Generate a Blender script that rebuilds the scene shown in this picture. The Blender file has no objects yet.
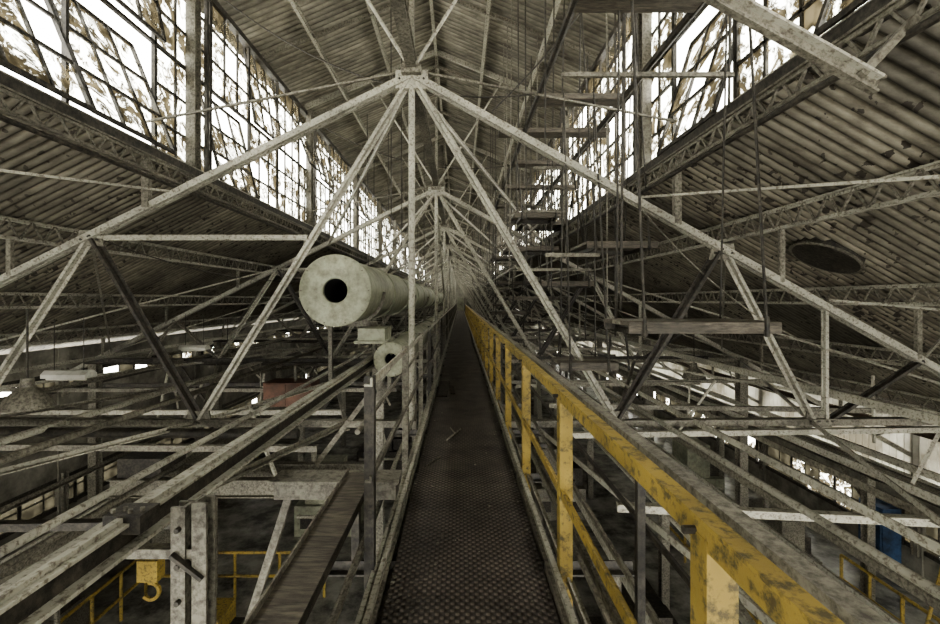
import bpy, math, random
from mathutils import Vector, Matrix
R = random.Random(7)
OZ = 7.0
sc = bpy.context.scene

# ------------------------------------------------------------ materials
def new_mat(name):
    m = bpy.data.materials.new(name); m.use_nodes = True
    nt = m.node_tree
    for n in list(nt.nodes): nt.nodes.remove(n)
    return m, nt
def N(nt, t, **kw):
    n = nt.nodes.new(t)
    for k, v in kw.items():
        if k in n.inputs: n.inputs[k].default_value = v
        else: setattr(n, k, v)
    return n
def paint(name, c1, c2, scale=6, lo=0.45, hi=0.6, c3=None, rough=0.6, metal=0.0, bump=0.3, spots=0, stretch=(1,1,1), groove_shade=0, gr=(.5,1.1), sl=(.55,1.25), s2=None):
    m, nt = new_mat(name); L = nt.links.new
    out = N(nt, 'ShaderNodeOutputMaterial'); b = N(nt, 'ShaderNodeBsdfPrincipled')
    b.inputs['Roughness'].default_value = rough; b.inputs['Metallic'].default_value = metal
    tc = N(nt, 'ShaderNodeTexCoord'); mp = N(nt, 'ShaderNodeMapping'); mp.inputs['Scale'].default_value = stretch
    L(tc.outputs['Object'], mp.inputs['Vector'])
    n1 = N(nt, 'ShaderNodeTexNoise', Scale=scale, Detail=9.0, Roughness=0.7); L(mp.outputs[0], n1.inputs['Vector'])
    r1 = N(nt, 'ShaderNodeValToRGB'); r1.color_ramp.elements[0].position = lo; r1.color_ramp.elements[1].position = hi
    r1.color_ramp.elements[0].color = (*c1, 1); r1.color_ramp.elements[1].color = (*c2, 1)
    L(n1.outputs['Fac'], r1.inputs['Fac'])
    col = r1.outputs['Color']
    n2 = N(nt, 'ShaderNodeTexNoise', Scale=s2 or scale*0.22, Detail=4.0); L(mp.outputs[0], n2.inputs['Vector'])
    mr = N(nt, 'ShaderNodeMapRange'); mr.inputs[1].default_value = 0.3; mr.inputs[2].default_value = 0.7
    mr.inputs[3].default_value = sl[0]; mr.inputs[4].default_value = sl[1]
    L(n2.outputs['Fac'], mr.inputs[0])
    mx = N(nt, 'ShaderNodeVectorMath', operation='SCALE'); L(col, mx.inputs[0]); L(mr.outputs[0], mx.inputs['Scale']); col = mx.outputs[0]
    hgt = n1.outputs['Fac']
    if spots:
        nd = N(nt, 'ShaderNodeTexNoise', Scale=9.0, Detail=4.0); L(tc.outputs['Object'], nd.inputs['Vector'])
        sc1 = N(nt, 'ShaderNodeVectorMath', operation='SCALE'); L(nd.outputs['Color'], sc1.inputs[0]); sc1.inputs['Scale'].default_value = 0.22
        av = N(nt, 'ShaderNodeVectorMath', operation='ADD'); L(tc.outputs['Object'], av.inputs[0]); L(sc1.outputs[0], av.inputs[1])
        v = N(nt, 'ShaderNodeTexVoronoi', Scale=spots); L(av.outputs[0], v.inputs['Vector'])
        n3 = N(nt, 'ShaderNodeTexNoise', Scale=1.1, Detail=3.0); L(tc.outputs['Object'], n3.inputs['Vector'])
        ad = N(nt, 'ShaderNodeMapRange'); ad.inputs[1].default_value=.36; ad.inputs[2].default_value=.66; ad.inputs[3].default_value=.08; ad.inputs[4].default_value=.38; L(n3.outputs['Fac'], ad.inputs[0])
        lt = N(nt, 'ShaderNodeMath', operation='LESS_THAN'); L(v.outputs['Distance'], lt.inputs[0]); L(ad.outputs[0], lt.inputs[1])
        mm = N(nt, 'ShaderNodeMix', data_type='RGBA'); L(lt.outputs[0], mm.inputs[0]); L(col, mm.inputs[6])
        cc = c3 or tuple(x*0.35 for x in c1)
        mm.inputs[7].default_value = (*cc, 1); col = mm.outputs[2]
    if groove_shade:  # paints fold shading into the colour as dark bands along the corrugations
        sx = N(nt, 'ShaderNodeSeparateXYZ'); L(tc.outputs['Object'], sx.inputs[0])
        a = N(nt, 'ShaderNodeMath', operation='MULTIPLY'); L(sx.outputs[1], a.inputs[0]); a.inputs[1].default_value = 2*math.pi/groove_shade
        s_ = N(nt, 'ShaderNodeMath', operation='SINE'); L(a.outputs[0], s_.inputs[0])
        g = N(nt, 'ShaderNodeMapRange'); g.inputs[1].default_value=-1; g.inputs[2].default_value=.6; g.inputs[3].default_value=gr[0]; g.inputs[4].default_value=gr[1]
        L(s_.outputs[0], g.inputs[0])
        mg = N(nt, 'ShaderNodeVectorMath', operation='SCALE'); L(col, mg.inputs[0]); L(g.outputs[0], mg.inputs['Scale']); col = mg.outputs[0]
    L(col, b.inputs['Base Color'])
    bp = N(nt, 'ShaderNodeBump', Strength=bump, Distance=0.02); L(hgt, bp.inputs['Height']); L(bp.outputs[0], b.inputs['Normal'])
    L(b.outputs[0], out.inputs[0])
    return m

PITCH=0.14
M = {}
M['light'] = paint('pale_peeling_paint', (0.13,0.113,0.085), (0.37,0.36,0.30), 30, 0.38, 0.50, sl=(.6,1.15), s2=1.8, bump=.2)
M['mid']   = paint('grey_weathered_steel', (0.06,0.052,0.039), (0.20,0.19,0.152), 30, 0.38, 0.58, sl=(.6,1.3), s2=1.8, bump=.2)
M['dark']  = paint('dark_sooty_steel', (0.012,0.010,0.008), (0.07,0.062,0.047), 22, 0.40, 0.66)
M['rust']  = paint('rusted_iron', (0.035,0.024,0.015), (0.10,0.07,0.046), 9, 0.4, 0.65)
M['yellow']= paint('worn_yellow_paint', (0.10,0.08,0.035), (0.35,0.255,0.065), 20, 0.38, 0.50, rough=0.65, sl=(.55,1.15), s2=2.6)
M['duct']  = paint('sage_duct_paint', (0.15,0.15,0.108), (0.31,0.32,0.24), 9, 0.32, 0.6, rough=0.55, s2=1.2)
M['roof']  = paint('corrugated_roof_paint', (0.10,0.088,0.066), (0.27,0.25,0.195), 5, 0.36, 0.64, rough=0.6, spots=6.5, stretch=(0.35,1.6,1), groove_shade=PITCH, c3=(0.033,0.026,0.018), gr=(.42,1.2), sl=(.45,1.3), s2=.7)
M['roof2'] = paint('monitor_roof_paint', (0.10,0.09,0.07), (0.29,0.275,0.22), 4, 0.36, 0.64, rough=0.65, stretch=(0.35,1.6,1), groove_shade=PITCH, gr=(.6,1.15), s2=.8)
M['floor'] = paint('stained_concrete', (0.10,0.10,0.092), (0.38,0.375,0.34), 1.2, 0.38, 0.62, rough=0.25, bump=0.08)
M['wall']  = paint('grimy_wall', (0.10,0.092,0.075), (0.26,0.25,0.21), 1.5, 0.38, 0.62)
M['wood']  = paint('weathered_plank', (0.04,0.034,0.026), (0.14,0.122,0.094), 8, 0.38, 0.62, stretch=(1,6,6))
M['blue']  = paint('blue_paint', (0.015,0.025,0.05), (0.04,0.085,0.17), 4, 0.35, 0.6)
M['cab']   = paint('red_oxide_paint', (0.05,0.026,0.016), (0.12,0.055,0.033), 5, 0.35, 0.6)
M['white'] = paint('white_enamel', (0.25,0.245,0.22), (0.55,0.54,0.48), 5, 0.3, 0.5)
M['black'] = paint('matte_black', (0.004,0.004,0.004), (0.012,0.011,0.01), 5, 0.3, 0.5, rough=0.9)  # near-black lining inside the duct holes

def deck_mat():
    m, nt = new_mat('expanded_metal_tread'); L = nt.links.new
    out = N(nt, 'ShaderNodeOutputMaterial'); b = N(nt, 'ShaderNodeBsdfPrincipled', Roughness=0.55, Metallic=0.1)
    tc = N(nt, 'ShaderNodeTexCoord')
    sx = N(nt, 'ShaderNodeSeparateXYZ'); L(tc.outputs['Object'], sx.inputs[0])
    def sn(sock, k):
        a = N(nt, 'ShaderNodeMath', operation='MULTIPLY'); L(sock, a.inputs[0]); a.inputs[1].default_value = k
        s = N(nt, 'ShaderNodeMath', operation='SINE'); L(a.outputs[0], s.inputs[0]); return s.outputs[0]
    p = N(nt, 'ShaderNodeMath', operation='MULTIPLY'); L(sn(sx.outputs[0], 120), p.inputs[0]); L(sn(sx.outputs[1], 120), p.inputs[1])
    rr = N(nt, 'ShaderNodeValToRGB'); rr.color_ramp.elements[0].position = 0.0; rr.color_ramp.elements[1].position = 0.6
    rr.color_ramp.elements[0].color = (0.040,0.034,0.029,1); rr.color_ramp.elements[1].color = (0.16,0.14,0.12,1)
    L(p.outputs[0], rr.inputs[0])
    n = N(nt, 'ShaderNodeTexNoise', Scale=3.0, Detail=9.0, Roughness=.65); L(tc.outputs['Object'], n.inputs['Vector'])
    mr = N(nt, 'ShaderNodeMapRange'); mr.inputs[1].default_value=.3; mr.inputs[2].default_value=.7; mr.inputs[3].default_value=.4; mr.inputs[4].default_value=1.7
    L(n.outputs['Fac'], mr.inputs[0])
    s = N(nt, 'ShaderNodeVectorMath', operation='SCALE'); L(rr.outputs[0], s.inputs[0]); L(mr.outputs[0], s.inputs['Scale'])
    L(s.outputs[0], b.inputs['Base Color'])
    bp = N(nt, 'ShaderNodeBump', Strength=0.7, Distance=0.008); L(p.outputs[0], bp.inputs['Height']); L(bp.outputs[0], b.inputs['Normal'])
    L(b.outputs[0], out.inputs[0]); return m
M['deck'] = deck_mat()

def glass_mat(name, scale, lo, hi, tint=(0.13,0.11,0.07), diff=(0.07,0.06,0.042), tlf=0.5, trc=(0.93,0.94,0.9)):
    m, nt = new_mat(name); L = nt.links.new
    out = N(nt, 'ShaderNodeOutputMaterial')
    tc = N(nt, 'ShaderNodeTexCoord')
    n = N(nt, 'ShaderNodeTexNoise', Scale=scale, Detail=10.0, Roughness=0.75, Distortion=1.0); L(tc.outputs['Object'], n.inputs['Vector'])
    r = N(nt, 'ShaderNodeValToRGB'); r.color_ramp.elements[0].position = lo; r.color_ramp.elements[1].position = hi
    L(n.outputs['Fac'], r.inputs[0])
    n4 = N(nt, 'ShaderNodeTexNoise', Scale=scale*2, Detail=5.0); L(tc.outputs['Object'], n4.inputs['Vector'])
    r4 = N(nt, 'ShaderNodeValToRGB'); r4.color_ramp.elements[0].position=.4; r4.color_ramp.elements[1].position=.65
    r4.color_ramp.elements[0].color=(*[x*.3 for x in tint],1); r4.color_ramp.elements[1].color=(*[min(1,x*1.3) for x in tint],1); L(n4.outputs['Fac'], r4.inputs[0])
    tr = N(nt, 'ShaderNodeBsdfTransparent'); tr.inputs[0].default_value = (*trc, 1)
    tl = N(nt, 'ShaderNodeBsdfTranslucent'); L(r4.outputs[0], tl.inputs[0])
    df = N(nt, 'ShaderNodeBsdfDiffuse'); df.inputs[0].default_value = (*diff,1)
    m1 = N(nt, 'ShaderNodeMixShader'); m1.inputs[0].default_value = tlf; L(tl.outputs[0], m1.inputs[1]); L(df.outputs[0], m1.inputs[2])
    m2 = N(nt, 'ShaderNodeMixShader'); L(r.outputs[0], m2.inputs[0]); L(tr.outputs[0], m2.inputs[1]); L(m1.outputs[0], m2.inputs[2])
    L(m2.outputs[0], out.inputs[0]); return m
M['glass'] = glass_mat('dirty_window_glass', 4.5, 0.475, 0.54)
M['glass2'] = glass_mat('filthy_window_glass', 4.0, 0.41, 0.49, tlf=0.7)
M['glass3'] = glass_mat('grimed_over_glass', 1.4, 0.30, 0.36, tlf=0.85, tint=(.12,.11,.08))
def fibre_mat():
    m, nt = new_mat('fibreglass_siding'); L = nt.links.new
    out = N(nt, 'ShaderNodeOutputMaterial'); tc = N(nt, 'ShaderNodeTexCoord')
    n = N(nt, 'ShaderNodeTexNoise', Scale=1.2, Detail=6.0); L(tc.outputs['Object'], n.inputs['Vector'])
    r = N(nt, 'ShaderNodeValToRGB'); r.color_ramp.elements[0].position=.35; r.color_ramp.elements[1].position=.6
    r.color_ramp.elements[0].color=(0.25,0.23,0.18,1); r.color_ramp.elements[1].color=(0.62,0.61,0.54,1); L(n.outputs['Fac'], r.inputs[0])
    tl = N(nt, 'ShaderNodeBsdfTranslucent'); df = N(nt, 'ShaderNodeBsdfDiffuse'); L(r.outputs[0], tl.inputs[0]); L(r.outputs[0], df.inputs[0])
    m1 = N(nt, 'ShaderNodeMixShader'); m1.inputs[0].default_value = 0.84; L(tl.outputs[0], m1.inputs[1]); L(df.outputs[0], m1.inputs[2]); L(m1.outputs[0], out.inputs[0]); return m
M['fibre'] = fibre_mat()

# ------------------------------------------------------------ mesh builder
class MB:
    def __init__(s): s.v=[]; s.f=[]; s.mi=[]; s.mats=[]; s.sm=[]
    def mat(s, k):
        if k not in s.mats: s.mats.append(k)
        return s.mats.index(k)
    def add(s, vs, fs, k, smooth=False):
        o=len(s.v); i=s.mat(k); s.v += [tuple(v) for v in vs]
        for f in fs: s.f.append([o+a for a in f]); s.mi.append(i); s.sm.append(smooth)
    def prof(s, p1, p2, pts, k, up=(0,0,1), smooth=False, pts2=None):
        p1=Vector(p1); p2=Vector(p2); d=(p2-p1)
        if d.length<1e-6: return
        d.normalize(); up=Vector(up)
        if abs(d.dot(up))>0.97: up=Vector((0,1,0)) if abs(d.y)<0.9 else Vector((1,0,0))
        side=d.cross(up).normalized(); u=side.cross(d)
        n=len(pts); q=pts2 or pts
        vs=[p1+side*a+u*b for a,b in pts]+[p2+side*a+u*b for a,b in q]
        fs=[[i,(i+1)%n,n+(i+1)%n,n+i] for i in range(n)]
        s.add(vs, fs, k, smooth); o=len(s.v)-2*n; i=s.mat(k)
        s.f.append([o+j for j in range(n)][::-1]); s.mi.append(i); s.sm.append(False)
        s.f.append([o+n+j for j in range(n)]); s.mi.append(i); s.sm.append(False)
    def box(s, p1, p2, w, h, k, up=(0,0,1)):
        s.prof(p1,p2,[(-w/2,-h/2),(w/2,-h/2),(w/2,h/2),(-w/2,h/2)],k,up)
    def ang(s, p1, p2, w, h, k, up=(0,0,1), t=0.012, fx=1):
        P=[(0,0),(w,0),(w,t),(t,t),(t,h),(0,h)]
        P=[((a-w/2)*fx,b-h/2) for a,b in P]
        s.prof(p1,p2,P,k,up)
    def chan(s, p1, p2, w, h, k, up=(0,0,1), t=0.014, fx=1):
        P=[(0,0),(w,0),(w,t),(t,t),(t,h-t),(w,h-t),(w,h),(0,h)]
        s.prof(p1,p2,[((a-w/2)*fx,b-h/2) for a,b in P],k,up)
    def ibm(s, p1, p2, w, h, k, up=(0,0,1), t=0.016):
        a=w/2; b=h/2; c=t/2
        P=[(-a,-b),(a,-b),(a,-b+t),(c,-b+t),(c,b-t),(a,b-t),(a,b),(-a,b),(-a,b-t),(-c,b-t),(-c,-b+t),(-a,-b+t)]
        s.prof(p1,p2,P,k,up)
    def dbl(s, p1, p2, w, h, k, up=(0,0,1), gap=0.012):
        t=0.012; g=gap/2
        P=[(-w/2,h/2),(-w/2,h/2-t),(-g-t,h/2-t),(-g-t,-h/2),(g+t,-h/2),(g+t,h/2-t),(w/2,h/2-t),(w/2,h/2)]
        s.prof(p1,p2,P,k,up)
    def tube(s, p1, p2, r, k, n=10, r2=None):
        P=[(r*math.cos(2*math.pi*i/n),r*math.sin(2*math.pi*i/n)) for i in range(n)]
        Q=None if r2 is None else [(r2*math.cos(2*math.pi*i/n),r2*math.sin(2*math.pi*i/n)) for i in range(n)]
        s.prof(p1,p2,P,k,smooth=True,pts2=Q)
    def cable(s, p1, p2, sag, r, k, n=12):
        p1=Vector(p1); p2=Vector(p2); pr=p1
        for i in range(1,n+1):
            t=i/n; q=p1.lerp(p2,t)-Vector((0,0,sag*4*t*(1-t))); s.tube(pr,q,r,k,6); pr=q
    def cub(s, x0,x1,y0,y1,z0,z1,k):
        vs=[(x,y,z) for x in (x0,x1) for y in (y0,y1) for z in (z0,z1)]
        s.add(vs,[[0,1,3,2],[4,6,7,5],[0,4,5,1],[2,3,7,6],[0,2,6,4],[1,5,7,3]],k)
    def quad(s,a,b,c,d,k): s.add([a,b,c,d],[[0,1,2,3]],k)
    def lattice(s, p1, p2, depth, k, pitch=0.34, cw=0.07, rod=0.026, k2=None):
        k2=k2 or k
        p1=Vector(p1); p2=Vector(p2); L=(p2-p1).length; n=max(2,int(L/pitch)); dn=Vector((0,0,-depth))
        s.box(p1+Vector((0,0,-.012)),p2+Vector((0,0,-.012)),cw,0.018,k); s.box(p1+dn,p2+dn,cw,0.018,k)
        s.box(p1+Vector((0,0,-.035)),p2+Vector((0,0,-.035)),0.018,0.035,k); s.box(p1+dn*0.93,p2+dn*0.93,0.018,0.035,k)
        for i in range(n):
            a=p1.lerp(p2,i/n); b=p1.lerp(p2,(i+.5)/n); c=p1.lerp(p2,(i+1)/n)
            s.box(a,b+dn,rod,rod,k2); s.box(b+dn,c,rod,rod,k2)
    def lathe(s, c, prof, k, n=40):
        vs=[];fs=[]
        for r,y in prof:
            for i in range(n):
                t=2*math.pi*i/n; vs.append((c[0]+r*math.cos(t),c[1]+y,c[2]+r*math.sin(t)))
        for j in range(len(prof)-1):
            for i in range(n): fs.append([j*n+i,j*n+(i+1)%n,(j+1)*n+(i+1)%n,(j+1)*n+i])
        s.add(vs,fs,k,True)
    def lathez(s, c, prof, k, n=28):
        vs=[];fs=[]
        for r,z in prof:
            for i in range(n):
                t=2*math.pi*i/n; vs.append((c[0]+r*math.cos(t),c[1]+r*math.sin(t),c[2]+z))
        for j in range(len(prof)-1):
            for i in range(n): fs.append([j*n+i,j*n+(i+1)%n,(j+1)*n+(i+1)%n,(j+1)*n+i])
        s.add(vs,fs,k,True)
    def done(s, name):
        me=bpy.data.meshes.new(name); me.from_pydata([(x,y,z+OZ) for x,y,z in s.v],[],s.f)
        for k in s.mats: me.materials.append(M[k])
        me.polygons.foreach_set('material_index', s.mi); me.polygons.foreach_set('use_smooth', s.sm); me.update()
        o=bpy.data.objects.new(name,me); sc.collection.objects.link(o)
        if any(s.sm) and not name.startswith(('roof_left','roof_right','monitor_roof')):
            try: me.set_sharp_from_angle(angle=math.radians(38))
            except Exception: pass
        return o

# ------------------------------------------------------------ geometry constants
XR=-0.6; ZP=2.8; SL=0.50; SR=0.56
WL=-4.0; WR=2.8; ZB=1.87; ZT=4.86; ZRIDGE=6.35
XLW=-10.0; XRW=11.5
Y0=-6.0; Y1=68.0
def roofL(x): return ZB-SL*(abs(x)-4.0)
def roofR(x): return ZB-SR*(x-2.8)
def chL(x): return ZP-SL*(XR-x)
def chR(x): return ZP-SR*(x-XR)
def zmon(x): return ZT+(ZRIDGE-ZT)*(1-abs(x-XR)/3.4)-.1

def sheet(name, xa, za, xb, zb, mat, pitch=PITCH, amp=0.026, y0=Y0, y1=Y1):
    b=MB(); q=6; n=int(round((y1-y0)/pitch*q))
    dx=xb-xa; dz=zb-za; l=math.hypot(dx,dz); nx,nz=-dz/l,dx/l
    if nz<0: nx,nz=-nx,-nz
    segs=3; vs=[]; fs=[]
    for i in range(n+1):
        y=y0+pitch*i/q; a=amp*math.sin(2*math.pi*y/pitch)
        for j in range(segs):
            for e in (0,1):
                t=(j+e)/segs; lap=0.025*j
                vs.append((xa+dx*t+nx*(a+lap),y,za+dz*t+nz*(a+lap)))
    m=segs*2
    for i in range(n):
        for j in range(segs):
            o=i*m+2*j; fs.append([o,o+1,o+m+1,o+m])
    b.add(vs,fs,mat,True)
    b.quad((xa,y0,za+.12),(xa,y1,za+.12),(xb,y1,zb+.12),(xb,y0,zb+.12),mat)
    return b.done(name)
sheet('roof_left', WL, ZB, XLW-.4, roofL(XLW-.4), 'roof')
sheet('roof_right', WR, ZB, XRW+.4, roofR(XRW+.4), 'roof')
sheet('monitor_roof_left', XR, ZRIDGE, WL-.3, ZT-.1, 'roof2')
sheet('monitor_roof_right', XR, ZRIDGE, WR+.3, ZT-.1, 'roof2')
b=MB(); c=Vector((4.98,6.1,roofR(4.98)-.03)); nrm=Vector((-SR/math.hypot(1,SR),0,-1/math.hypot(1,SR)))
b.tube(c-nrm*.05,c+nrm*.05,.40,'dark',36); b.tube(c+nrm*.05,c+nrm*.07,.43,'mid',36); b.tube(c+nrm*.07,c+nrm*.075,.39,'dark',36)
b.done('roof_vent')

# ------------------------------------------------------------ windows
def win_wall(name, X, z0, z1, y0, y1, cw, rows, sgn, gl='glass', miss=0.3, tilt=0.3, post=5.1, post0=6.6, frame='dark', bw=0.028, gl2='glass2', f2=.65, openy=()):
    b=MB(); h=(z1-z0)/rows; n=int((y1-y0)/cw)
    b.box((X,y0,z0+.05),(X,y1,z0+.05),.12,.10,frame); b.box((X,y0,z1-.05),(X,y1,z1-.05),.12,.10,frame)
    g=3
    for i0 in range(0,n,g):
        half=0
        while half<rows:
            hr=min(3 if rows>=6 else 2,rows-half)
            ya=y0+i0*cw; yb=min(y1,y0+(i0+g)*cw); za=z0+half*h; zb=za+hr*h
            ang=0
            if R.random()<tilt: ang=R.uniform(0.10,0.42)*sgn
            for (oa,ob) in openy:
                if oa<ya<ob: ang=(.38 if half==0 else .2)*sgn
            zc=(za+zb)/2
            def T(y,z):
                d=z-zc; return (X+math.sin(ang)*d, y, zc+math.cos(ang)*d)
            b.box(T(ya+.02,za),T(ya+.02,zb),.04,.04,frame); b.box(T(yb-.02,za),T(yb-.02,zb),.04,.04,frame)
            for r in range(hr+1): b.box(T(ya,za+r*h),T(yb,za+r*h),.03,bw+(.012 if r in(0,hr) else 0),frame)
            for c in range(1,g): b.box(T(ya+c*cw,za),T(ya+c*cw,zb),.03,bw,frame)
            # fixed frame rails around the pivoting sash
            b.box((X,ya,za),(X,yb,za),.05,.04,frame); b.box((X,ya,za),(X,ya,zb),.05,.04,frame)
            for c in range(g):
                for r in range(hr):
                    if ya+(c+1)*cw>y1+.01: continue
                    q=R.random(); a=ya+c*cw+.01; d=a+cw-.02; e=za+r*h+.01; f=e+h-.02
                    if q<miss:
                        if q<miss*.6:
                            t=R.random()
                            if t<.5: b.add([T(a,e),T(d,e),T(d-cw*R.random()*.6,e+h*R.uniform(.2,.8)),T(a+.03,e+h*R.uniform(.2,.95))],[[0,1,2,3]],gl2)
                            else: b.add([T(a,f),T(d,f),T(d-.02,f-h*R.uniform(.2,.7)),T(a+cw*R.uniform(.1,.5),f-h*R.uniform(.1,.5))],[[3,2,1,0]],gl2)
                        continue
                    b.quad(T(a,e),T(d,e),T(d,f),T(a,f), gl2 if q>f2 else gl)
            half+=hr
    y=post0
    while y-post>y0: y-=post
    while y<y1:
        b.ibm((X-sgn*0.09,y,z0-.1),(X-sgn*0.09,y,z1+.1),.14,.16,'mid',up=(0,1,0))
        b.box((X-sgn*0.09,y+.34,z0),(X-sgn*0.09,y+.34,z1),.05,.05,frame)
        y+=post
    return b.done(name)
win_wall('window_1', WL, ZB, ZT, Y0, Y1, 0.44, 6, -1, tilt=.3, miss=.20, bw=.034, openy=((4.0,5.8),), f2=.55)
win_wall('window_2', WR, ZB, ZT, Y0, Y1, 0.44, 6, 1, tilt=.22, miss=.20, bw=.034, f2=.55)
for nm,X,s in (('trim_1',WL,-1),('trim_2',WR,1)):
    b=MB()
    b.box((X-s*.12,Y0,ZB+.02),(X-s*.12,Y1,ZB+.02),.16,.03,'light')
    b.box((X-s*.2,Y0,ZB-.05),(X-s*.2,Y1,ZB-.05),.03,.12,'dark')
    b.lattice((X-s*.22,Y0,ZB-.10),(X-s*.22,Y1,ZB-.10),.21,'mid',pitch=.30,rod=.02,cw=.06)
    b.tube((X-s*.35,Y0,ZB-.42),(X-s*.35,Y1,ZB-.42),.025,'dark',8)
    b.done(nm)

# ------------------------------------------------------------ lattice purlins
for x in (-5.6,-7.4,-9.0):
    b=MB(); z=roofL(x)-.04; b.lattice((x,Y0,z),(x,Y1-.05,z),.27,'light',pitch=.33,rod=.022,k2='mid'); b.done('lattice_purlin')
for x in (4.0,5.7,7.6,9.6):
    b=MB(); z=roofR(x)-.04; b.lattice((x,Y0,z),(x,Y1-.05,z),.27,'light',pitch=.33,rod=.022,k2='mid'); b.done('lattice_purlin')

# ------------------------------------------------------------ roof trusses
ZBC=-1.5
def truss(y):
    b=MB(); U=(0,1,0)
    P=lambda x,z,dy=0:(x,y+dy,z)
    xl=XLW+.1; xr=XRW-.1
    for dy in (-.04,.04):
        b.ang(P(XR,ZP,dy),P(xl,chL(xl),dy),.06,.10,'light',t=.014,fx=1 if dy>0 else -1)
        b.ang(P(XR,ZP,dy),P(xr,chR(xr),dy),.06,.10,'light',t=.014,fx=-1 if dy>0 else 1)
    for x in (-5.6,-7.4,-9.0): b.box(P(x,chL(x)),P(x,roofL(x)-.31),.06,.05,'mid')
    for x in (4.0,5.7,7.6,9.6): b.box(P(x,chR(x)),P(x,roofR(x)-.31),.06,.05,'mid')
    BL=(-3.25,ZBC); BR=(1.95,ZBC)
    for q in (BL,BR): b.dbl(P(XR,ZP),P(*q),.10,.09,'light',up=U)
    b.tube(P(XR,ZP),P(XR,-1.5),.04,'light',10)
    b.cub(XR-.20,XR+.20,y-.03,y+.03,ZP-.18,ZP+.05,'light')
    b.cub(XR-.12,XR+.12,y-.12,y+.12,ZP-.02,ZP+.08,'mid')
    for i in range(4): b.tube((XR-.15+.1*i,y-.045,ZP-.06),(XR-.15+.1*i,y+.045,ZP-.06),.014,'dark',6)
    b.dbl(P(*BL),P(-4.6,chL(-4.6)),.12,.09,'dark',up=U)
    b.dbl(P(-4.6,chL(-4.6)),P(-6.1,ZBC),.11,.08,'light',up=U)
    b.dbl(P(-4.5,.78),P(-1.9,.78),.07,.05,'light',up=U)
    b.dbl(P(-6.1,ZBC),P(-7.2,chL(-7.2)),.09,.07,'mid',up=U)
    b.dbl(P(-7.2,chL(-7.2)),P(-7.9,ZBC),.08,.06,'mid',up=U)
    b.dbl(P(*BR),P(3.25,chR(3.25)),.12,.09,'dark',up=U)
    b.dbl(P(3.3,chR(3.3)),P(4.4,ZBC),.11,.08,'light',up=U)
    b.dbl(P(4.55,chR(4.55)),P(4.55,ZBC),.07,.06,'light',up=U)
    b.dbl(P(5.75,chR(5.75)),P(4.6,ZBC),.08,.07,'dark',up=U)
    for x,z in (BL,BR,(-4.6,chL(-4.6)-.05),(3.27,chR(3.27)-.05),(-6.1,ZBC),(4.45,ZBC)):
        pts=[(-.17,-.08),(.17,-.08),(.13,.12),(-.13,.12)]
        b.prof((x,y-.012,z),(x,y+.012,z),pts,'mid')
        for i in range(3): b.tube((x-.1+.1*i,y-.035,z),(x-.1+.1*i,y+.035,z),.016,'dark',6)
    b.dbl(P(-9.2,ZBC),P(-.55,ZBC-.04),.11,.09,'mid',up=(0,0,1))
    b.dbl(P(.6,ZBC-.04),P(7.1,ZBC),.11,.09,'mid',up=(0,0,1))
    b.tube(P(-9.2,ZBC-.02,-.3),P(-1.9,ZBC-.08,-.3),.055,'dark',10)
    b.ibm(P(-9.2,-7),P(-9.2,ZBC+.05),.2,.22,'mid'); b.ibm(P(7.1,-7),P(7.1,ZBC+.05),.2,.22,'mid')
    for sx,zs in ((WL+.1,1),(WR-.1,1)):
        b.box(P(sx,ZT),P(XR,ZRIDGE-.08),.07,.12,'light')
        zc=chL(sx) if sx<0 else chR(sx)
        b.box(P(sx,zc),P(sx,ZB),.08,.08,'mid')
        b.tube(P(XR,ZP+.05),P((sx+XR)/2,(ZT+ZRIDGE)/2-.1),.022,'light',8)
        b.box(P(XR,ZP+.06),P(sx,ZB+.35),.025,.025,'mid')
    b.box(P(XR,ZP),P(XR,ZRIDGE-.1),.06,.06,'mid')
    b.done('roof_truss')
TY=[5.6+5.75*i for i in range(11)]
for y in TY: truss(y)
b=MB(); y=2.47
b.chan((XR,y,ZP),(2.30,y,chR(2.30)),.05,.10,'mid'); b.box((XR,y,ZP+.04),(2.30,y,chR(2.30)+.04),.07,.015,'light')
b.chan((XR,y,ZP),(-3.7,y,chL(-3.7)),.05,.10,'mid')
b.box((2.2,y,chR(2.2)),(2.5,y,ZB-.32),.04,.04,'mid')
b.done('intermediate_rafter')

b=MB()
b.ibm((XR,Y0,ZP+.12),(XR,Y1-.05,ZP+.12),.13,.16,'mid')
for i in range(len(TY)-1):
    a=TY[i]; c=TY[i+1]
    b.dbl((XR,a,ZP-.1),(2.3,c,chR(2.3)),.06,.05,'light')
    b.dbl((XR,a,ZP-.1),(-3.3,c,chL(-3.3)),.06,.05,'light')
    if i%2: b.box((XR,a,ZP-.2),(XR,c,.1),.04,.04,'light')
b.done('ridge_bracing')
b=MB()
for x in (-2.9,-1.75,.55,1.7,-.6):
    zz=zmon(x)-.06
    b.chan((x,Y0,zz),(x,Y1-.05,zz),.06,.12,'light')
y=Y0+.5
while y<Y1:
    b.box((WL+.1,y,ZT-.05),(XR,y,ZRIDGE-.25),.05,.06,'mid'); b.box((WR-.1,y,ZT-.05),(XR,y,ZRIDGE-.25),.05,.06,'mid'); y+=2.875
b.done('monitor_purlin')
b=MB()
rods=[((2.24,5.6,1.28),(3.57,2.47,.74)),((-3.6,5.6,1.35),(-4.3,3.2,1.05)),((4.6,5.6,.0),(6.4,3.0,-.35)),((5.8,5.6,-.7),(4.2,3.2,.6))]
for p,q in rods: b.box(p,q,.025,.025,'light')
for i in range(len(TY)-1):
    a=TY[i]; c=TY[i+1]
    for (xa,xb,f) in ((-4.6,-8.8,chL),(3.3,6.6,chR),(6.6,10.5,chR)):
        b.box((xa,a,f(xa)),(xb,c,f(xb)),.03,.03,'mid'); b.box((xb,a,f(xb)),(xa,c,f(xa)),.03,.03,'light')
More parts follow.
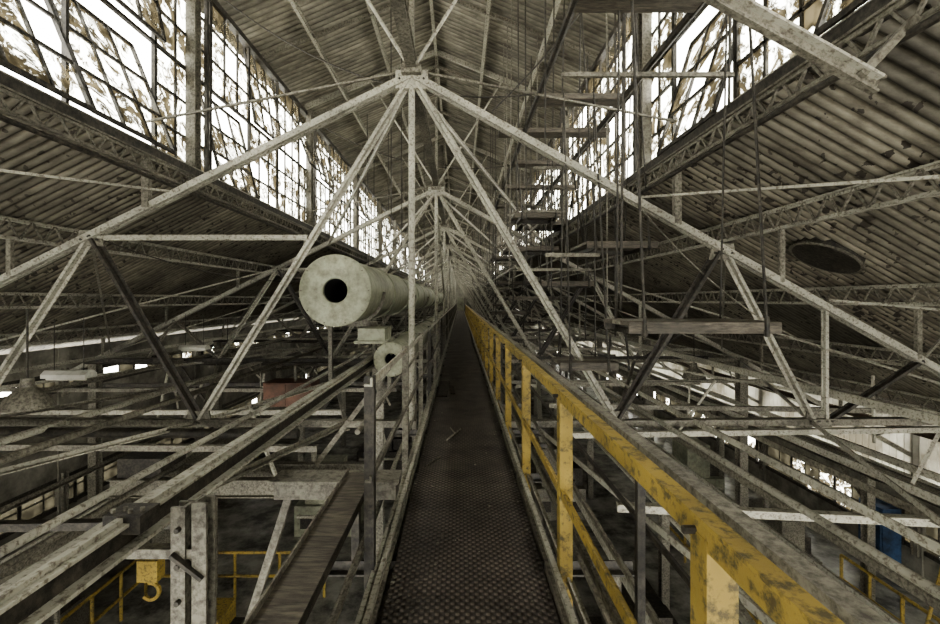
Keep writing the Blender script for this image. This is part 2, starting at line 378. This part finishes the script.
b.done('sway_rod')

# ------------------------------------------------------------ catwalk
b=MB()
b.cub(-.395,.494,-2,Y1-.2,-1.63,-1.60,'deck')
for x,fx in ((-.43,1),(.52,-1)):
    b.chan((x,-2,-1.62),(x,Y1-.2,-1.62),.06,.22,'mid',fx=fx)
    b.box((x,-2,-1.475),(x,Y1-.2,-1.475),.03,.03,'light')
y=-1.5
while y<Y1-1:
    b.ang((-.9,y,-1.70),(1.1,y,-1.70),.06,.07,'dark'); y+=1.45
b.done('catwalk')

b=MB(); X=.565; ye=46
b.ang((X,.15,-.525),(X,ye,-.525),.045,.06,'yellow',fx=1,t=.014)
b.box((X-.01,.15,-.490),(X-.01,ye,-.490),.045,.010,'yellow')
b.ang((X,.15,-1.05),(X,ye,-1.05),.04,.05,'yellow',fx=1)
y=1.02
while y<ye:
    b.ang((X+.01,y,-1.72),(X+.01,y,-.53),.07,.07,'yellow',up=(0,1,0),fx=-1,t=.012)
    b.tube((X-.05,y+.02,-.53),(X+.05,y+.02,-.53),.010,'dark',8)
    y+=1.45
b.done('yellow_handrail')
b=MB()
b.chan((.69,-1,-.56),(.69,Y1-1,-.56),.05,.05,'mid',up=(1,0,0))
for x,z,w,k in ((.60,-1.52,.04,'light'),(.66,-1.42,.025,'mid'),(.74,-1.50,.04,'mid'),(.80,-1.3,.03,'mid'),(.86,-1.05,.025,'dark')):
    b.ang((x,-1,z),(x,Y1-1,z),w,w,k)
y=1.75
while y<Y1-1:
    b.box((.70,y,-1.72),(.70,y,-.56),.03,.03,'dark'); b.box((.60,y,-1.50),(.9,y,-1.50),.04,.04,'dark'); y+=2.9
b.done('cable_tray_rail')

b=MB(); X=-.50
b.ang((X,2.45,-.45),(X,Y1-1,-.45),.045,.045,'light',fx=-1)
b.ang((X,2.45,-.98),(X,Y1-1,-.98),.035,.035,'mid',fx=-1)
b.tube((X-.06,2.45,-.72),(X-.06,40,-.72),.015,'mid',8)
for x,z,w,k in ((-.47,-1.50,.03,'light'),(-.54,-1.38,.02,'mid'),(-.60,-1.5,.025,'mid')):
    b.box((x,-1,z),(x,Y1-1,z),w,w,k)
y=2.5; i=0
while y<Y1-2:
    b.ang((X,y,-1.72),(X,y,-.42),.055,.055,'mid' if i%3 else 'dark',up=(0,1,0)); y+=1.62; i+=1
b.done('left_handrail')

b=MB()
b.chan((-.67,.2,-1.2),(-.67,3.05,-1.2),.05,.17,'dark',up=(1,0,0)); b.box((-.67,.2,-1.175),(-.67,3.05,-1.175),.17,.012,'wood')
b.cub(-.765,-.755,.2,3.05,-1.2,-1.14,'mid')
b.cub(-1.22,-.42,2.95,3.10,-1.31,-1.20,'mid'); b.cub(-1.24,-.40,2.92,3.13,-1.20,-1.18,'mid')
b.box((-1.15,3.05,-1.31),(-1.5,3.05,-2.4),.05,.05,'mid')
b.box((-.67,.6,-1.22),(-.67,.6,-1.75),.05,.05,'dark'); b.box((-.67,2.9,-1.22),(-.67,2.9,-1.75),.05,.05,'dark')
b.box((-.52,3.3,-.5),(-1.05,3.3,-1.2),.035,.035,'mid')
b.done('support_channel')
b=MB()
xa,za=-1.36,-.90
b.box((xa,-.5,za),(xa,30,za),.075,.014,'light'); b.box((xa,-.5,za+.015),(xa,30,za+.015),.025,.025,'light')
b.box((xa,-.5,za-.05),(xa,30,za-.05),.012,.09,'dark')
b.box((xa+.02,-.5,za-.10),(xa+.02,30,za-.10),.07,.016,'light')
b.box((xa-.22,-.5,za-.12),(xa-.22,30,za-.12),.05,.05,'light')
b.cub(xa-.07,xa+.08,1.80,1.92,za-.04,za+.035,'dark')
for i in range(4): b.tube((xa-.05+.035*i,1.83+.02*(i%2),za+.03),(xa-.05+.035*i,1.83+.02*(i%2),za+.05),.010,'mid',6)
b.chan((-1.17,1.9,-7),(-1.17,1.9,-.86),.06,.07,'mid',up=(0,1,0),fx=1)
b.chan((-1.08,1.9,-7),(-1.08,1.9,-.84),.06,.08,'mid',up=(0,1,0),fx=-1)
b.box((-1.62,1.9,za-.16),(-1.08,1.9,za-.16),.05,.04,'mid')
for i in range(6): b.box((-1.19,1.86,-1.05-.5*i),(-1.06,1.86,-1.15-.5*i),.04,.015,'dark')
for i in range(5): b.tube((-1.165,1.87,-.95-.15*i),(-1.165,1.845,-.95-.15*i),.011,'dark',8)
for yy in (7.65,13.4,19.1,24.9): b.ibm((xa,yy,-7),(xa,yy,za-.11),.12,.12,'mid'); b.box((xa-.25,yy,za-.16),(xa,yy,za-.16),.05,.04,'mid')
b.done('crane_runway_rail')

# ------------------------------------------------------------ ducts
def duct(cx,cz,y0,L,r,hole,k='duct'):
    b=MB()
    p=[(hole,.9),(hole,.0),(hole+.02,-.015),(r-.02,-.015),(r,0.0),(r,.05),(r-.025,.07)]
    y=2.4
    while y<L:
        p+= [(r-.025,y-.05),(r,y-.04),(r,y+.04),(r-.025,y+.05)]; y+=2.4
    p+=[(r-.025,L),(0.001,L)]
    b.lathe((cx,y0,cz),p,k,48)
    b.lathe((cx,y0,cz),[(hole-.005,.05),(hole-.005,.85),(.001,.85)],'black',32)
    for i in range(10):
        t=2*math.pi*i/10; rr=r*.93
        b.tube((cx+rr*math.cos(t),y0-.03,cz+rr*math.sin(t)),(cx+rr*math.cos(t),y0,cz+rr*math.sin(t)),.010,'mid',6)
    y=y0+1.0
    while y<y0+L:
        b.box((cx-r*.8,y,cz-r*1.02),(cx+r*.8,y,cz-r*1.02),.08,.08,'mid')
        for s in (-.7,.7): b.box((cx+r*s,y,cz-r),(cx+r*s,y,-1.5),.06,.06,'mid')
        for j in range(9):
            t0=math.pi+math.pi*j/9; t1=math.pi+math.pi*(j+1)/9
            b.box((cx+(r+.01)*math.cos(t0),y,cz+(r+.01)*math.sin(t0)),(cx+(r+.01)*math.cos(t1),y,cz+(r+.01)*math.sin(t1)),.05,.02,'mid',up=(0,1,0))
        y+=5.0
    return b.done('ventilation_duct')
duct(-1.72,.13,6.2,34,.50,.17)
duct(-1.0,-.86,6.5,30,.25,.09)
b=MB()
b.cub(-1.5,-1.1,6.6,7.2,-.62,-.42,'duct'); b.cub(-1.55,-1.05,6.55,7.25,-.64,-.60,'duct')
b.tube((-1.2,7.0,-.6),(-1.0,7.0,-.8),.1,'duct',16); b.done('duct_junction_box')

# ------------------------------------------------------------ hanging track + platforms
b=MB()
for x in (1.0,2.1):
    b.tube((x,.5,2.6),(x,40,2.6),.04,'dark',8)
for y,xa,xb in ((3.9,1.0,2.1),(5.85,1.0,2.1),(7.0,.6,2.3),(8.6,1.0,2.2),(10.4,.75,2.7),(12.5,1,2.3),(15,1,2.2),(18,1,2.1),(22,1,2.1)):
    b.box((xa,y,2.60),(xb,y,2.60),.24,.07,'wood')
y=4.2
while y<38:
    for x in (.95,1.55,2.15,2.55):
        if R.random()<.35: continue
        xx=x+R.uniform(-.06,.06); lo=R.choice((2.6,1.8,1.2,.5,.2,-.1,-.6))
        b.box((x,y,zmon(x)),(xx,y,min(lo,2.6)),.018,.018,'dark' if R.random()<.7 else 'mid')
    if R.random()<.6:
        z=R.choice((2.1,1.7,1.3,.9,.5)); b.box((.95,y,z),(R.choice((1.55,2.15,2.55)),y,z),.04,.04,'mid')
    y+=.8
for x,z in ((1.55,1.5),(2.15,.9),(1.0,.6)): b.box((x,8,z),(x,34,z),.035,.04,'mid')
b.done('hanging_track')
b=MB(); y=9
while y<40:
    x=-1.3-R.random()*1.8
    b.box((x,y,zmon(x)),(x+R.uniform(-.05,.05),y,R.uniform(.8,1.8)),.018,.018,'dark'); y+=R.uniform(1,2.4)
b.done('hanger_rod')
# slack cables strung between trusses
b=MB()
b.cable((2.55,4.4,4.9),(.4,5.6,2.35),.25,.010,'dark')
b.cable((-3.7,6.6,4.6),(1.0,5.9,2.7),.55,.010,'dark')
b.cable((-3.8,11.5,4.6),(2.2,11.3,3.6),.7,.011,'dark')
b.cable((2.6,7.2,4.3),(2.4,16,2.2),.9,.011,'dark')
b.cable((-.6,5.6,2.6),(-1.9,16,1.8),.5,.009,'dark')
b.cable((1.4,5.6,1.7),(3.4,11.3,.5),.45,.010,'dark')
b.cable((2.2,5.6,1.2),(5.6,5.6,-.75),.55,.009,'mid')
b.cable((-4.6,5.6,.8),(-2.2,11.3,.9),.5,.009,'dark')
b.done('slack_cable')
def platform(x0,x1,y0,y1,z,top=2.6):
    b=MB(); n=3; w=(y1-y0)/n
    for i in range(n): b.cub(x0,x1,y0+i*w+.008,y0+(i+1)*w-.008,z-.035,z,'mid' if i==1 else 'wood')
    b.box((x0,y0,z-.05),(x1,y0,z-.05),.03,.09,'wood'); b.box((x0,y1,z-.05),(x1,y1,z-.05),.03,.09,'dark')
    for x in (x0+.12,x1-.12):
        b.box((x,y0-.02,z-.09),(x,y1+.02,z-.09),.05,.05,'dark')
        tx=x+R.uniform(-.10,.0)
        b.tube((x,y0-.02,z-.08),(tx,(y0+y1)/2,top),.012,'dark',6); b.tube((x,y1+.02,z-.08),(tx,(y0+y1)/2,top),.010,'dark',6)
        b.tube((x,y0-.02,z+.04),(x,y0-.02,z-.12),.018,'dark',8)
    b.done('suspended_platform')
platform(1.33,2.53,3.55,4.15,-.17,4.9)
platform(1.72,2.68,6.1,7.0,.80,4.4)
platform(1.5,2.5,8.3,9.1,.35)
platform(.9,1.7,7.4,8.0,1.45)
platform(1.0,2.1,9.6,10.5,1.15)
platform(1.3,2.6,12,13,.1)
platform(1.0,2.2,14,15,-.35)
platform(1.3,2.5,17,18,.7)
platform(1.2,2.3,21,22,-.2)
platform(1.5,2.6,10.8,11.8,1.9)
platform(1.1,2.3,15.4,16.4,1.5)
platform(1.2,1.9,5.4,5.9,-.75)

# ------------------------------------------------------------ lower level steel and pipes
def clutter_long(name, xs, mats, zlo, zhi, ys=-1.0):
    b=MB()
    for i,x in enumerate(xs):
        z=R.uniform(zlo,zhi); k=mats[i%len(mats)]; yb=R.uniform(38,64); dr=R.uniform(-.35,.35)
        t=R.random(); y=ys
        p=(x,y,z); q=(x+dr,yb,z+R.uniform(-.05,.05))
        if t<.4: b.tube(p,q,R.uniform(.025,.045),k,10)
        elif t<.7: b.ang(p,q,.07,.07,k)
        else: b.chan(p,q,.05,.10,k)
    return b.done(name)
clutter_long('pipe_run',[-2.35,-3.6,-4.9,-6.4,-8.2],['light','mid','light','mid'],-1.6,-1.2)
clutter_long('pipe_run',[1.35,1.75,2.2,2.9,3.7,4.7,5.9],['light','dark','light','light','mid'],-1.75,-1.1)
clutter_long('pipe_run',[-3.2,-4.8,-6.2,1.6,2.6,3.4,4.2,5.2,6.4],['light','mid','mid','light'],-2.9,-2.1,3.0)
b=MB()
y=3.4
while y<62:
    z=R.choice((-1.62,-1.75,-1.4)); k=R.choice(('mid','light','dark','mid'))
    xa=R.uniform(-9.3,-5); xb=R.uniform(-2,-1.1); b.dbl((xa,y,z),(xb,y+R.uniform(-.4,.4),z),.07,.07,k)
    xa=R.uniform(.95,1.4); xb=R.uniform(4.0,8.0); b.dbl((xa,y+.4,z),(xb,y+.4+R.uniform(-.4,.4),z),.07,.07,R.choice(('mid','light','dark')))
    y+=R.uniform(1.0,2.2)
b.done('transverse_joist')
b=MB()
for i in range(-1,len(TY)-1):
    a=TY[i] if i>=0 else -.1; c=TY[i+1]
    for xa,xb in ((-6.1,-3.25),(-3.25,-1.4),(1.0,1.95),(1.95,4.4),(4.4,7.1),(-9.2,-6.1)):
        z=ZBC-.02
        b.ang((xa,a,z),(xb,c,z),.06,.05,R.choice(('light','light','mid')))
        if R.random()<.6: b.ang((xb,a,z-.08),(xa,c,z-.08),.06,.05,R.choice(('light','mid')))
b.done('plan_bracing')
b=MB()
for i in range(110):
    s=R.choice((-1,1)); x=s*R.uniform(1.6,6.5); y=R.uniform(5,40); z=R.uniform(-2.2,-1.2); t=R.random()
    if t<.45: b.box((x,y,z),(x+R.uniform(-.1,.1),y,z+R.uniform(.5,1.0)),.03,.03,R.choice(('mid','light','dark')))
    else: b.box((x,y,-1.5),(x+R.uniform(-1.2,1.2),y+R.uniform(-.5,.5),-2.6),.04,.04,R.choice(('mid','light','dark')))
b.done('hanger_strut')
for x,z in ((-5.6,-3.4),(4.6,-3.6),(9.2,-3.8)):
    b=MB(); b.ibm((x,-3,z),(x,66,z),.18,.35,'mid'); b.box((x,-3,z+.2),(x,66,z+.2),.04,.05,'light')
    y=4.4
    while y<64:
        b.ibm((x,y,-7),(x,y,z-.17),.18,.18,'mid'); b.box((x,y,-4.6),(x,y+.8,z-.2),.05,.05,'mid'); y+=5.75
    b.done('crane_girder')
b=MB()
for y in (7.2,7.9): b.ibm((-5.6,y,-3.0),(-1.6,y,-3.0),.15,.28,'mid')
b.cub(-5.5,-4.8,7.22,7.88,-2.86,-2.55,'dark'); b.tube((-5.15,7.5,-3.0),(-5.15,7.5,-4.3),.015,'dark',6)
b.cub(-5.32,-4.98,7.4,7.6,-4.65,-4.3,'yellow')
for j in range(10):
    t0=-1.5+math.pi*1.4*j/10-1; t1=t0+math.pi*.14
    b.box((-5.15+.14*math.cos(t0),7.5,-4.85+.14*math.sin(t0)),(-5.15+.14*math.cos(t1),7.5,-4.85+.14*math.sin(t1)),.05,.05,'yellow',up=(0,1,0))
b.done('bridge_crane')

# ------------------------------------------------------------ shell
b=MB(); b.cub(XLW-.3,XRW+.3,Y0-.3,Y1+.3,-7.2,-7,'floor'); b.done('floor')
def strip_wall(name,X,zt,bands,k):
    b=MB()
    for za,zb,kk in bands: b.cub(X-.06,X+.06,Y0,Y1,za,zb,kk)
    y=Y0
    while y<=Y1:
        b.cub(X-.1,X+.1,y-.15,y+.15,-7,zt,k); y+=5.75
    b.done(name)
strip_wall('wall_left',XLW,-1.2,[(-7,-5.2,'wall'),(-4.4,-2.3,'wall'),(-1.8,-1.2,'wall')],'wall')
win_wall('window_3', XLW, -2.3, -1.8, Y0, Y1, 0.6, 1, -1, gl='glass3', miss=.16, tilt=0.0, post=5.75, post0=5.5,gl2='glass2',f2=.8)
win_wall('window_4', XLW, -5.2, -4.4, Y0, Y1, 0.6, 2, -1, gl='glass3', miss=.03, tilt=0.0, post=5.75, post0=5.5,gl2='glass3')  # extra lower window strip, added to brighten the floor
strip_wall('wall_right',XRW,-3.1,[(-7,-6.3,'wall'),(-5.3,-4.7,'wall')],'wall')
win_wall('window_5', XRW, -6.3, -5.3, Y0, Y1, 0.6, 2, 1, gl='glass3', miss=.12, tilt=0.1, post=5.75, post0=5.5,gl2='glass2',f2=.8)
b=MB(); n=int((Y1-Y0-.6)/.2*4); vs=[];fs=[]
for i in range(n+1):
    y=Y0+.3+(Y1-Y0-.6)*i/n; a=.03*[0,1,0,-1][i%4]
    vs+=[(XRW-.15+a,y,-4.72),(XRW-.15+a,y,-3.0)]
for i in range(n): fs.append([2*i,2*i+1,2*i+3,2*i+2])
b.add(vs,fs,'fibre',True); b.box((XRW-.22,Y0+.3,-4.7),(XRW-.22,Y1-.3,-4.7),.1,.1,'mid'); b.box((XRW-.22,Y0+.3,-3.25),(XRW-.22,Y1-.3,-3.25),.1,.16,'rust'); b.done('siding_panel')
b=MB(); y=Y1
pts=[(XLW,-7),(XRW,-7),(XRW,roofR(XRW)),(WR,ZB),(WR,ZT),(XR,ZRIDGE),(WL,ZT),(WL,ZB),(XLW,roofL(XLW))]
n=len(pts); vs=[(x,y,z) for x,z in pts]+[(x,y+.15,z) for x,z in pts]
fs=[list(range(n)),[n+i for i in range(n)][::-1]]+[[i,(i+1)%n,n+(i+1)%n,n+i] for i in range(n)]
b.add(vs,fs,'wall'); b.done('wall_back')
b=MB(); y=Y0-.1  # unseen end wall, lower bays opened up to let in sky fill light
def topz(x): return (ZT+(ZRIDGE-ZT)*(1-abs(x-XR)/3.4)) if WL<x<WR else (roofL(x) if x<0 else roofR(x))
pts=[(XLW,-1.6),(-5.0,-1.0),(5.0,-1.0),(XRW,-3.4),(XRW,roofR(XRW)),(WR,ZB),(WR,ZT),(XR,ZRIDGE),(WL,ZT),(WL,ZB),(XLW,roofL(XLW))]
n=len(pts); vs=[(x,y-.08,z) for x,z in pts]+[(x,y+.02,z) for x,z in pts]
fs=[list(range(n)),[n+i for i in range(n)][::-1]]+[[i,(i+1)%n,n+(i+1)%n,n+i] for i in range(n)]
b.add(vs,fs,'wall')
b.cub(XLW,XRW,y-.1,y+.1,-7,-6.4,'wall')
x=XLW
while x<=XRW:
    b.box((x,y,-7),(x,y,topz(x)),.16,.16,'mid')
    for j in range(1,3):
        if x+j*.9<XRW: b.box((x+j*.9,y,-6.4),(x+j*.9,y,-1.2 if abs(x)<7 else -3),.05,.05,'dark')
    x+=2.7
for z in (-4.6,-2.8): b.box((XLW,y,z),(XRW,y,z),.10,.10,'mid')
for i in range(30):
    xx=R.uniform(XLW+.3,XRW-1.3); zz=R.uniform(-6.3,-2.5); b.quad((xx,y,zz),(xx+.85,y,zz),(xx+.85,y,zz+.8),(xx,y,zz+.8),'glass2')
b.done('wall_front')
b=MB(); b.cub(-.4,.5,Y1-.08,Y1-.02,-1.6,.4,'duct'); b.cub(-.48,-.4,Y1-.1,Y1-.02,-1.6,.48,'light'); b.cub(.5,.58,Y1-.1,Y1-.02,-1.6,.48,'light'); b.cub(-.48,.58,Y1-.1,Y1-.02,.4,.48,'light'); b.tube((.38,Y1-.14,-.6),(.38,Y1-.08,-.6),.03,'dark'); b.done('door_1')

# ------------------------------------------------------------ objects below
def rail_y(x0,y0,x1,y1,z):
    b=MB(); n=4
    for i in range(n+1):
        x=x0+(x1-x0)*i/n; y=y0+(y1-y0)*i/n; b.tube((x,y,z),(x,y,z+1.05),.035,'yellow',8)
    for h in (.5,1.05): b.tube((x0,y0,z+h),(x1,y1,z+h),.035,'yellow',8)
    b.done('floor_guardrail')
rail_y(-7.4,10.6,-3.2,10.6,-7); rail_y(-7.4,7.5,-7.4,10.6,-7); rail_y(6.0,9.0,6.0,13.0,-7)
rail_y(-9,16,-9,20,-7); rail_y(8.9,7.6,8.9,10.5,-7)
def machine(x,y,w,d,h,k):
    b=MB(); b.cub(x-w/2,x+w/2,y-d/2,y+d/2,-7,-7+h*.45,k); b.cub(x-w*.35,x+w*.2,y-d*.4,y+d*.4,-7+h*.45,-7+h,k)
    b.cub(x+w*.22,x+w*.48,y-d*.3,y+d*.3,-7+h*.45,-7+h*.7,'dark'); b.tube((x-w*.3,y,-7+h),(x-w*.3,y,-7+h*1.2),.09,'mid',14)
    b.tube((x-w*.45,y-d*.52,-7+h*.3),(x+w*.45,y-d*.52,-7+h*.3),.05,'light',10)
    for i in range(3): b.cub(x-w*.4+i*w*.3,x-w*.2+i*w*.3,y-d/2-.02,y-d/2,-7+h*.12,-7+h*.32,'dark')
    b.done('machine_tool')
for a in ((-8.6,9.2,1.2,1,1.5,'mid'),(-4.0,14,1.8,1.4,2,'duct'),(-3.2,19,2,1.4,1.8,'dark'),(3.2,8.0,1.4,1.6,1.8,'dark'),(8.2,11.6,1.0,1.6,1.6,'mid'),(8.3,16,1.4,1.4,2,'duct'),(3.2,15,1.6,1.4,2.2,'mid'),(-4.6,8.6,.8,.8,1.1,'yellow')): machine(*a)
b=MB()
b.lathez((-8.3,12.6,-7),[(.001,1.35),(.35,1.3),(.6,1.15),(.62,.15),(.55,0)],'mid'); b.lathez((-8.3,12.6,-7),[(.66,1.0),(.66,1.06),(.6,1.06)],'light'); b.tube((-8.3,12.6,-5.7),(-8.3,12.6,-5.3),.08,'mid'); b.done('storage_tank')
def shelf(x,y,z):
    b=MB()
    for sx in (-.6,.6):
        for sy in (-.3,.3): b.box((x+sx,y+sy,-7),(x+sx,y+sy,z),.05,.05,'mid')
    for i in range(4):
        zz=-6.7+(z+6.7)*i/3; b.cub(x-.62,x+.62,y-.32,y+.32,zz-.03,zz,'light')
        if i<3: b.cub(x-.5,x-.05,y-.25,y+.2,zz,zz+.35,'white'); b.cub(x+.05,x+.4,y-.2,y+.2,zz,zz+.25,'wood')
    b.done('storage_shelf')
shelf(-6.6,6.4,-4.1); shelf(-9.2,7.4,-4.6)
b=MB(); b.cub(10.9,11.38,11.6,12.3,-7,-5.4,'blue'); b.cub(10.86,10.9,11.63,11.93,-6.9,-5.5,'blue'); b.cub(10.86,10.9,11.97,12.27,-6.9,-5.5,'blue'); b.cub(10.84,10.86,11.93,11.96,-6.3,-6.1,'dark'); b.done('blue_cabinet')
b=MB()
for s in (0,.45): b.tube((7.3,7.0+s,-7),(8.2,7.0+s,-3.6),.025,'yellow',8)
for i in range(11): t=(i+.5)/11; b.tube((7.3+.9*t,7,-7+3.4*t),(7.3+.9*t,7.45,-7+3.4*t),.018,'yellow',8)
b.done('access_ladder')
b=MB(); b.cub(-3.5,-2.65,8.0,8.5,-1.9,-1.48,'cab'); b.cub(-3.46,-3.1,7.98,8.0,-1.87,-1.5,'cab'); b.cub(-3.05,-2.69,7.98,8.0,-1.87,-1.5,'cab'); b.tube((-3.0,8.2,-1.48),(-3.0,8.2,-1.2),.03,'mid'); b.done('control_cabinet')
def bell(x,y,z):
    b=MB(); b.lathez((x,y,z),[(.001,.30),(.06,.30),(.07,.2),(.12,.16),(.2,.08),(.24,-.02),(.25,-.04),(.235,-.03),(.18,.05),(.05,.14),(.001,.14)],'mid',24)
    b.tube((x,y,z+.3),(x,y,z+1.1),.012,'dark',6); b.lathez((x,y,z),[(.001,.0),(.05,.02),(.06,.07),(.03,.14)],'white',14); b.done('high_bay_lamp')
bell(-5.0,5.2,-1.2); bell(-6.2,12,-1.6); bell(5.2,10,-1.7)
def strip(x,y,z):
    b=MB(); b.cub(x-.3,x+.3,y-.1,y+.1,z,z+.05,'white'); b.prof((x-.3,y,z+.05),(x+.3,y,z+.05),[(-.1,0),(.1,0),(.04,.05),(-.04,.05)],'white'); b.tube((x-.27,y-.04,z-.02),(x+.27,y-.04,z-.02),.014,'white',8)
    for s in(-.2,.2): b.tube((x+s,y,z+.1),(x+s,y,z+.8),.006,'dark',5)
    b.done('fluorescent_fixture')
strip(-5.3,6.1,-1.05); strip(-5.9,10,-1.1)
b=MB()
for i in range(340):
    y=1.0+11*R.random()**1.6; x=R.uniform(-.38,.48)
    if R.random()<.6: x=R.choice((-.38,.47))+R.gauss(0,.04); x=max(-.385,min(.485,x))
    s=R.uniform(.004,.016); a=R.uniform(0,6.28)
    vs=[(x+s*math.cos(a+t),y+s*math.sin(a+t)*R.uniform(.6,1.3),-1.599+R.uniform(0,.006)) for t in (0,1.3,2.7,4.2)]
    b.add(vs+[(x,y,-1.6)],[[0,1,2,3],[0,4,1],[1,4,2],[2,4,3],[3,4,0]],R.choice(('light','mid','wood','mid')))
b.done('paint_flakes')
b=MB(); b.tube((-.15,5.1,-1.588),(.02,5.5,-1.57),.010,'light',6); b.tube((-.05,5.3,-1.58),(-.12,5.55,-1.575),.008,'light',6); b.tube((-.33,4.3,-1.59),(-.2,4.55,-1.585),.008,'mid',6); b.done('broken_branch')
b=MB(); b.box((-.30,7.4,-1.585),(-.27,8.4,-1.52),.18,.02,'dark'); b.box((-.12,7.6,-1.585),(-.16,8.3,-1.585),.08,.02,'dark'); b.done('loose_board')

# ------------------------------------------------------------ world + light
w=bpy.data.worlds.new('overcast_sky'); sc.world=w; w.use_nodes=True
bg=w.node_tree.nodes['Background']; bg.inputs[0].default_value=(1.0,0.975,0.885,1); bg.inputs[1].default_value=11.5
try: sc.view_settings.look='AgX - Medium High Contrast'
except Exception: pass

cam=bpy.data.cameras.new('camera'); co=bpy.data.objects.new('camera',cam); sc.collection.objects.link(co)
co.location=(0,0,OZ); co.rotation_euler=(math.radians(90),0,0)
cam.sensor_width=36; cam.lens=36*450/940; cam.shift_x=10/940; cam.shift_y=-12/940; cam.clip_start=.02; cam.clip_end=300
sc.camera=co
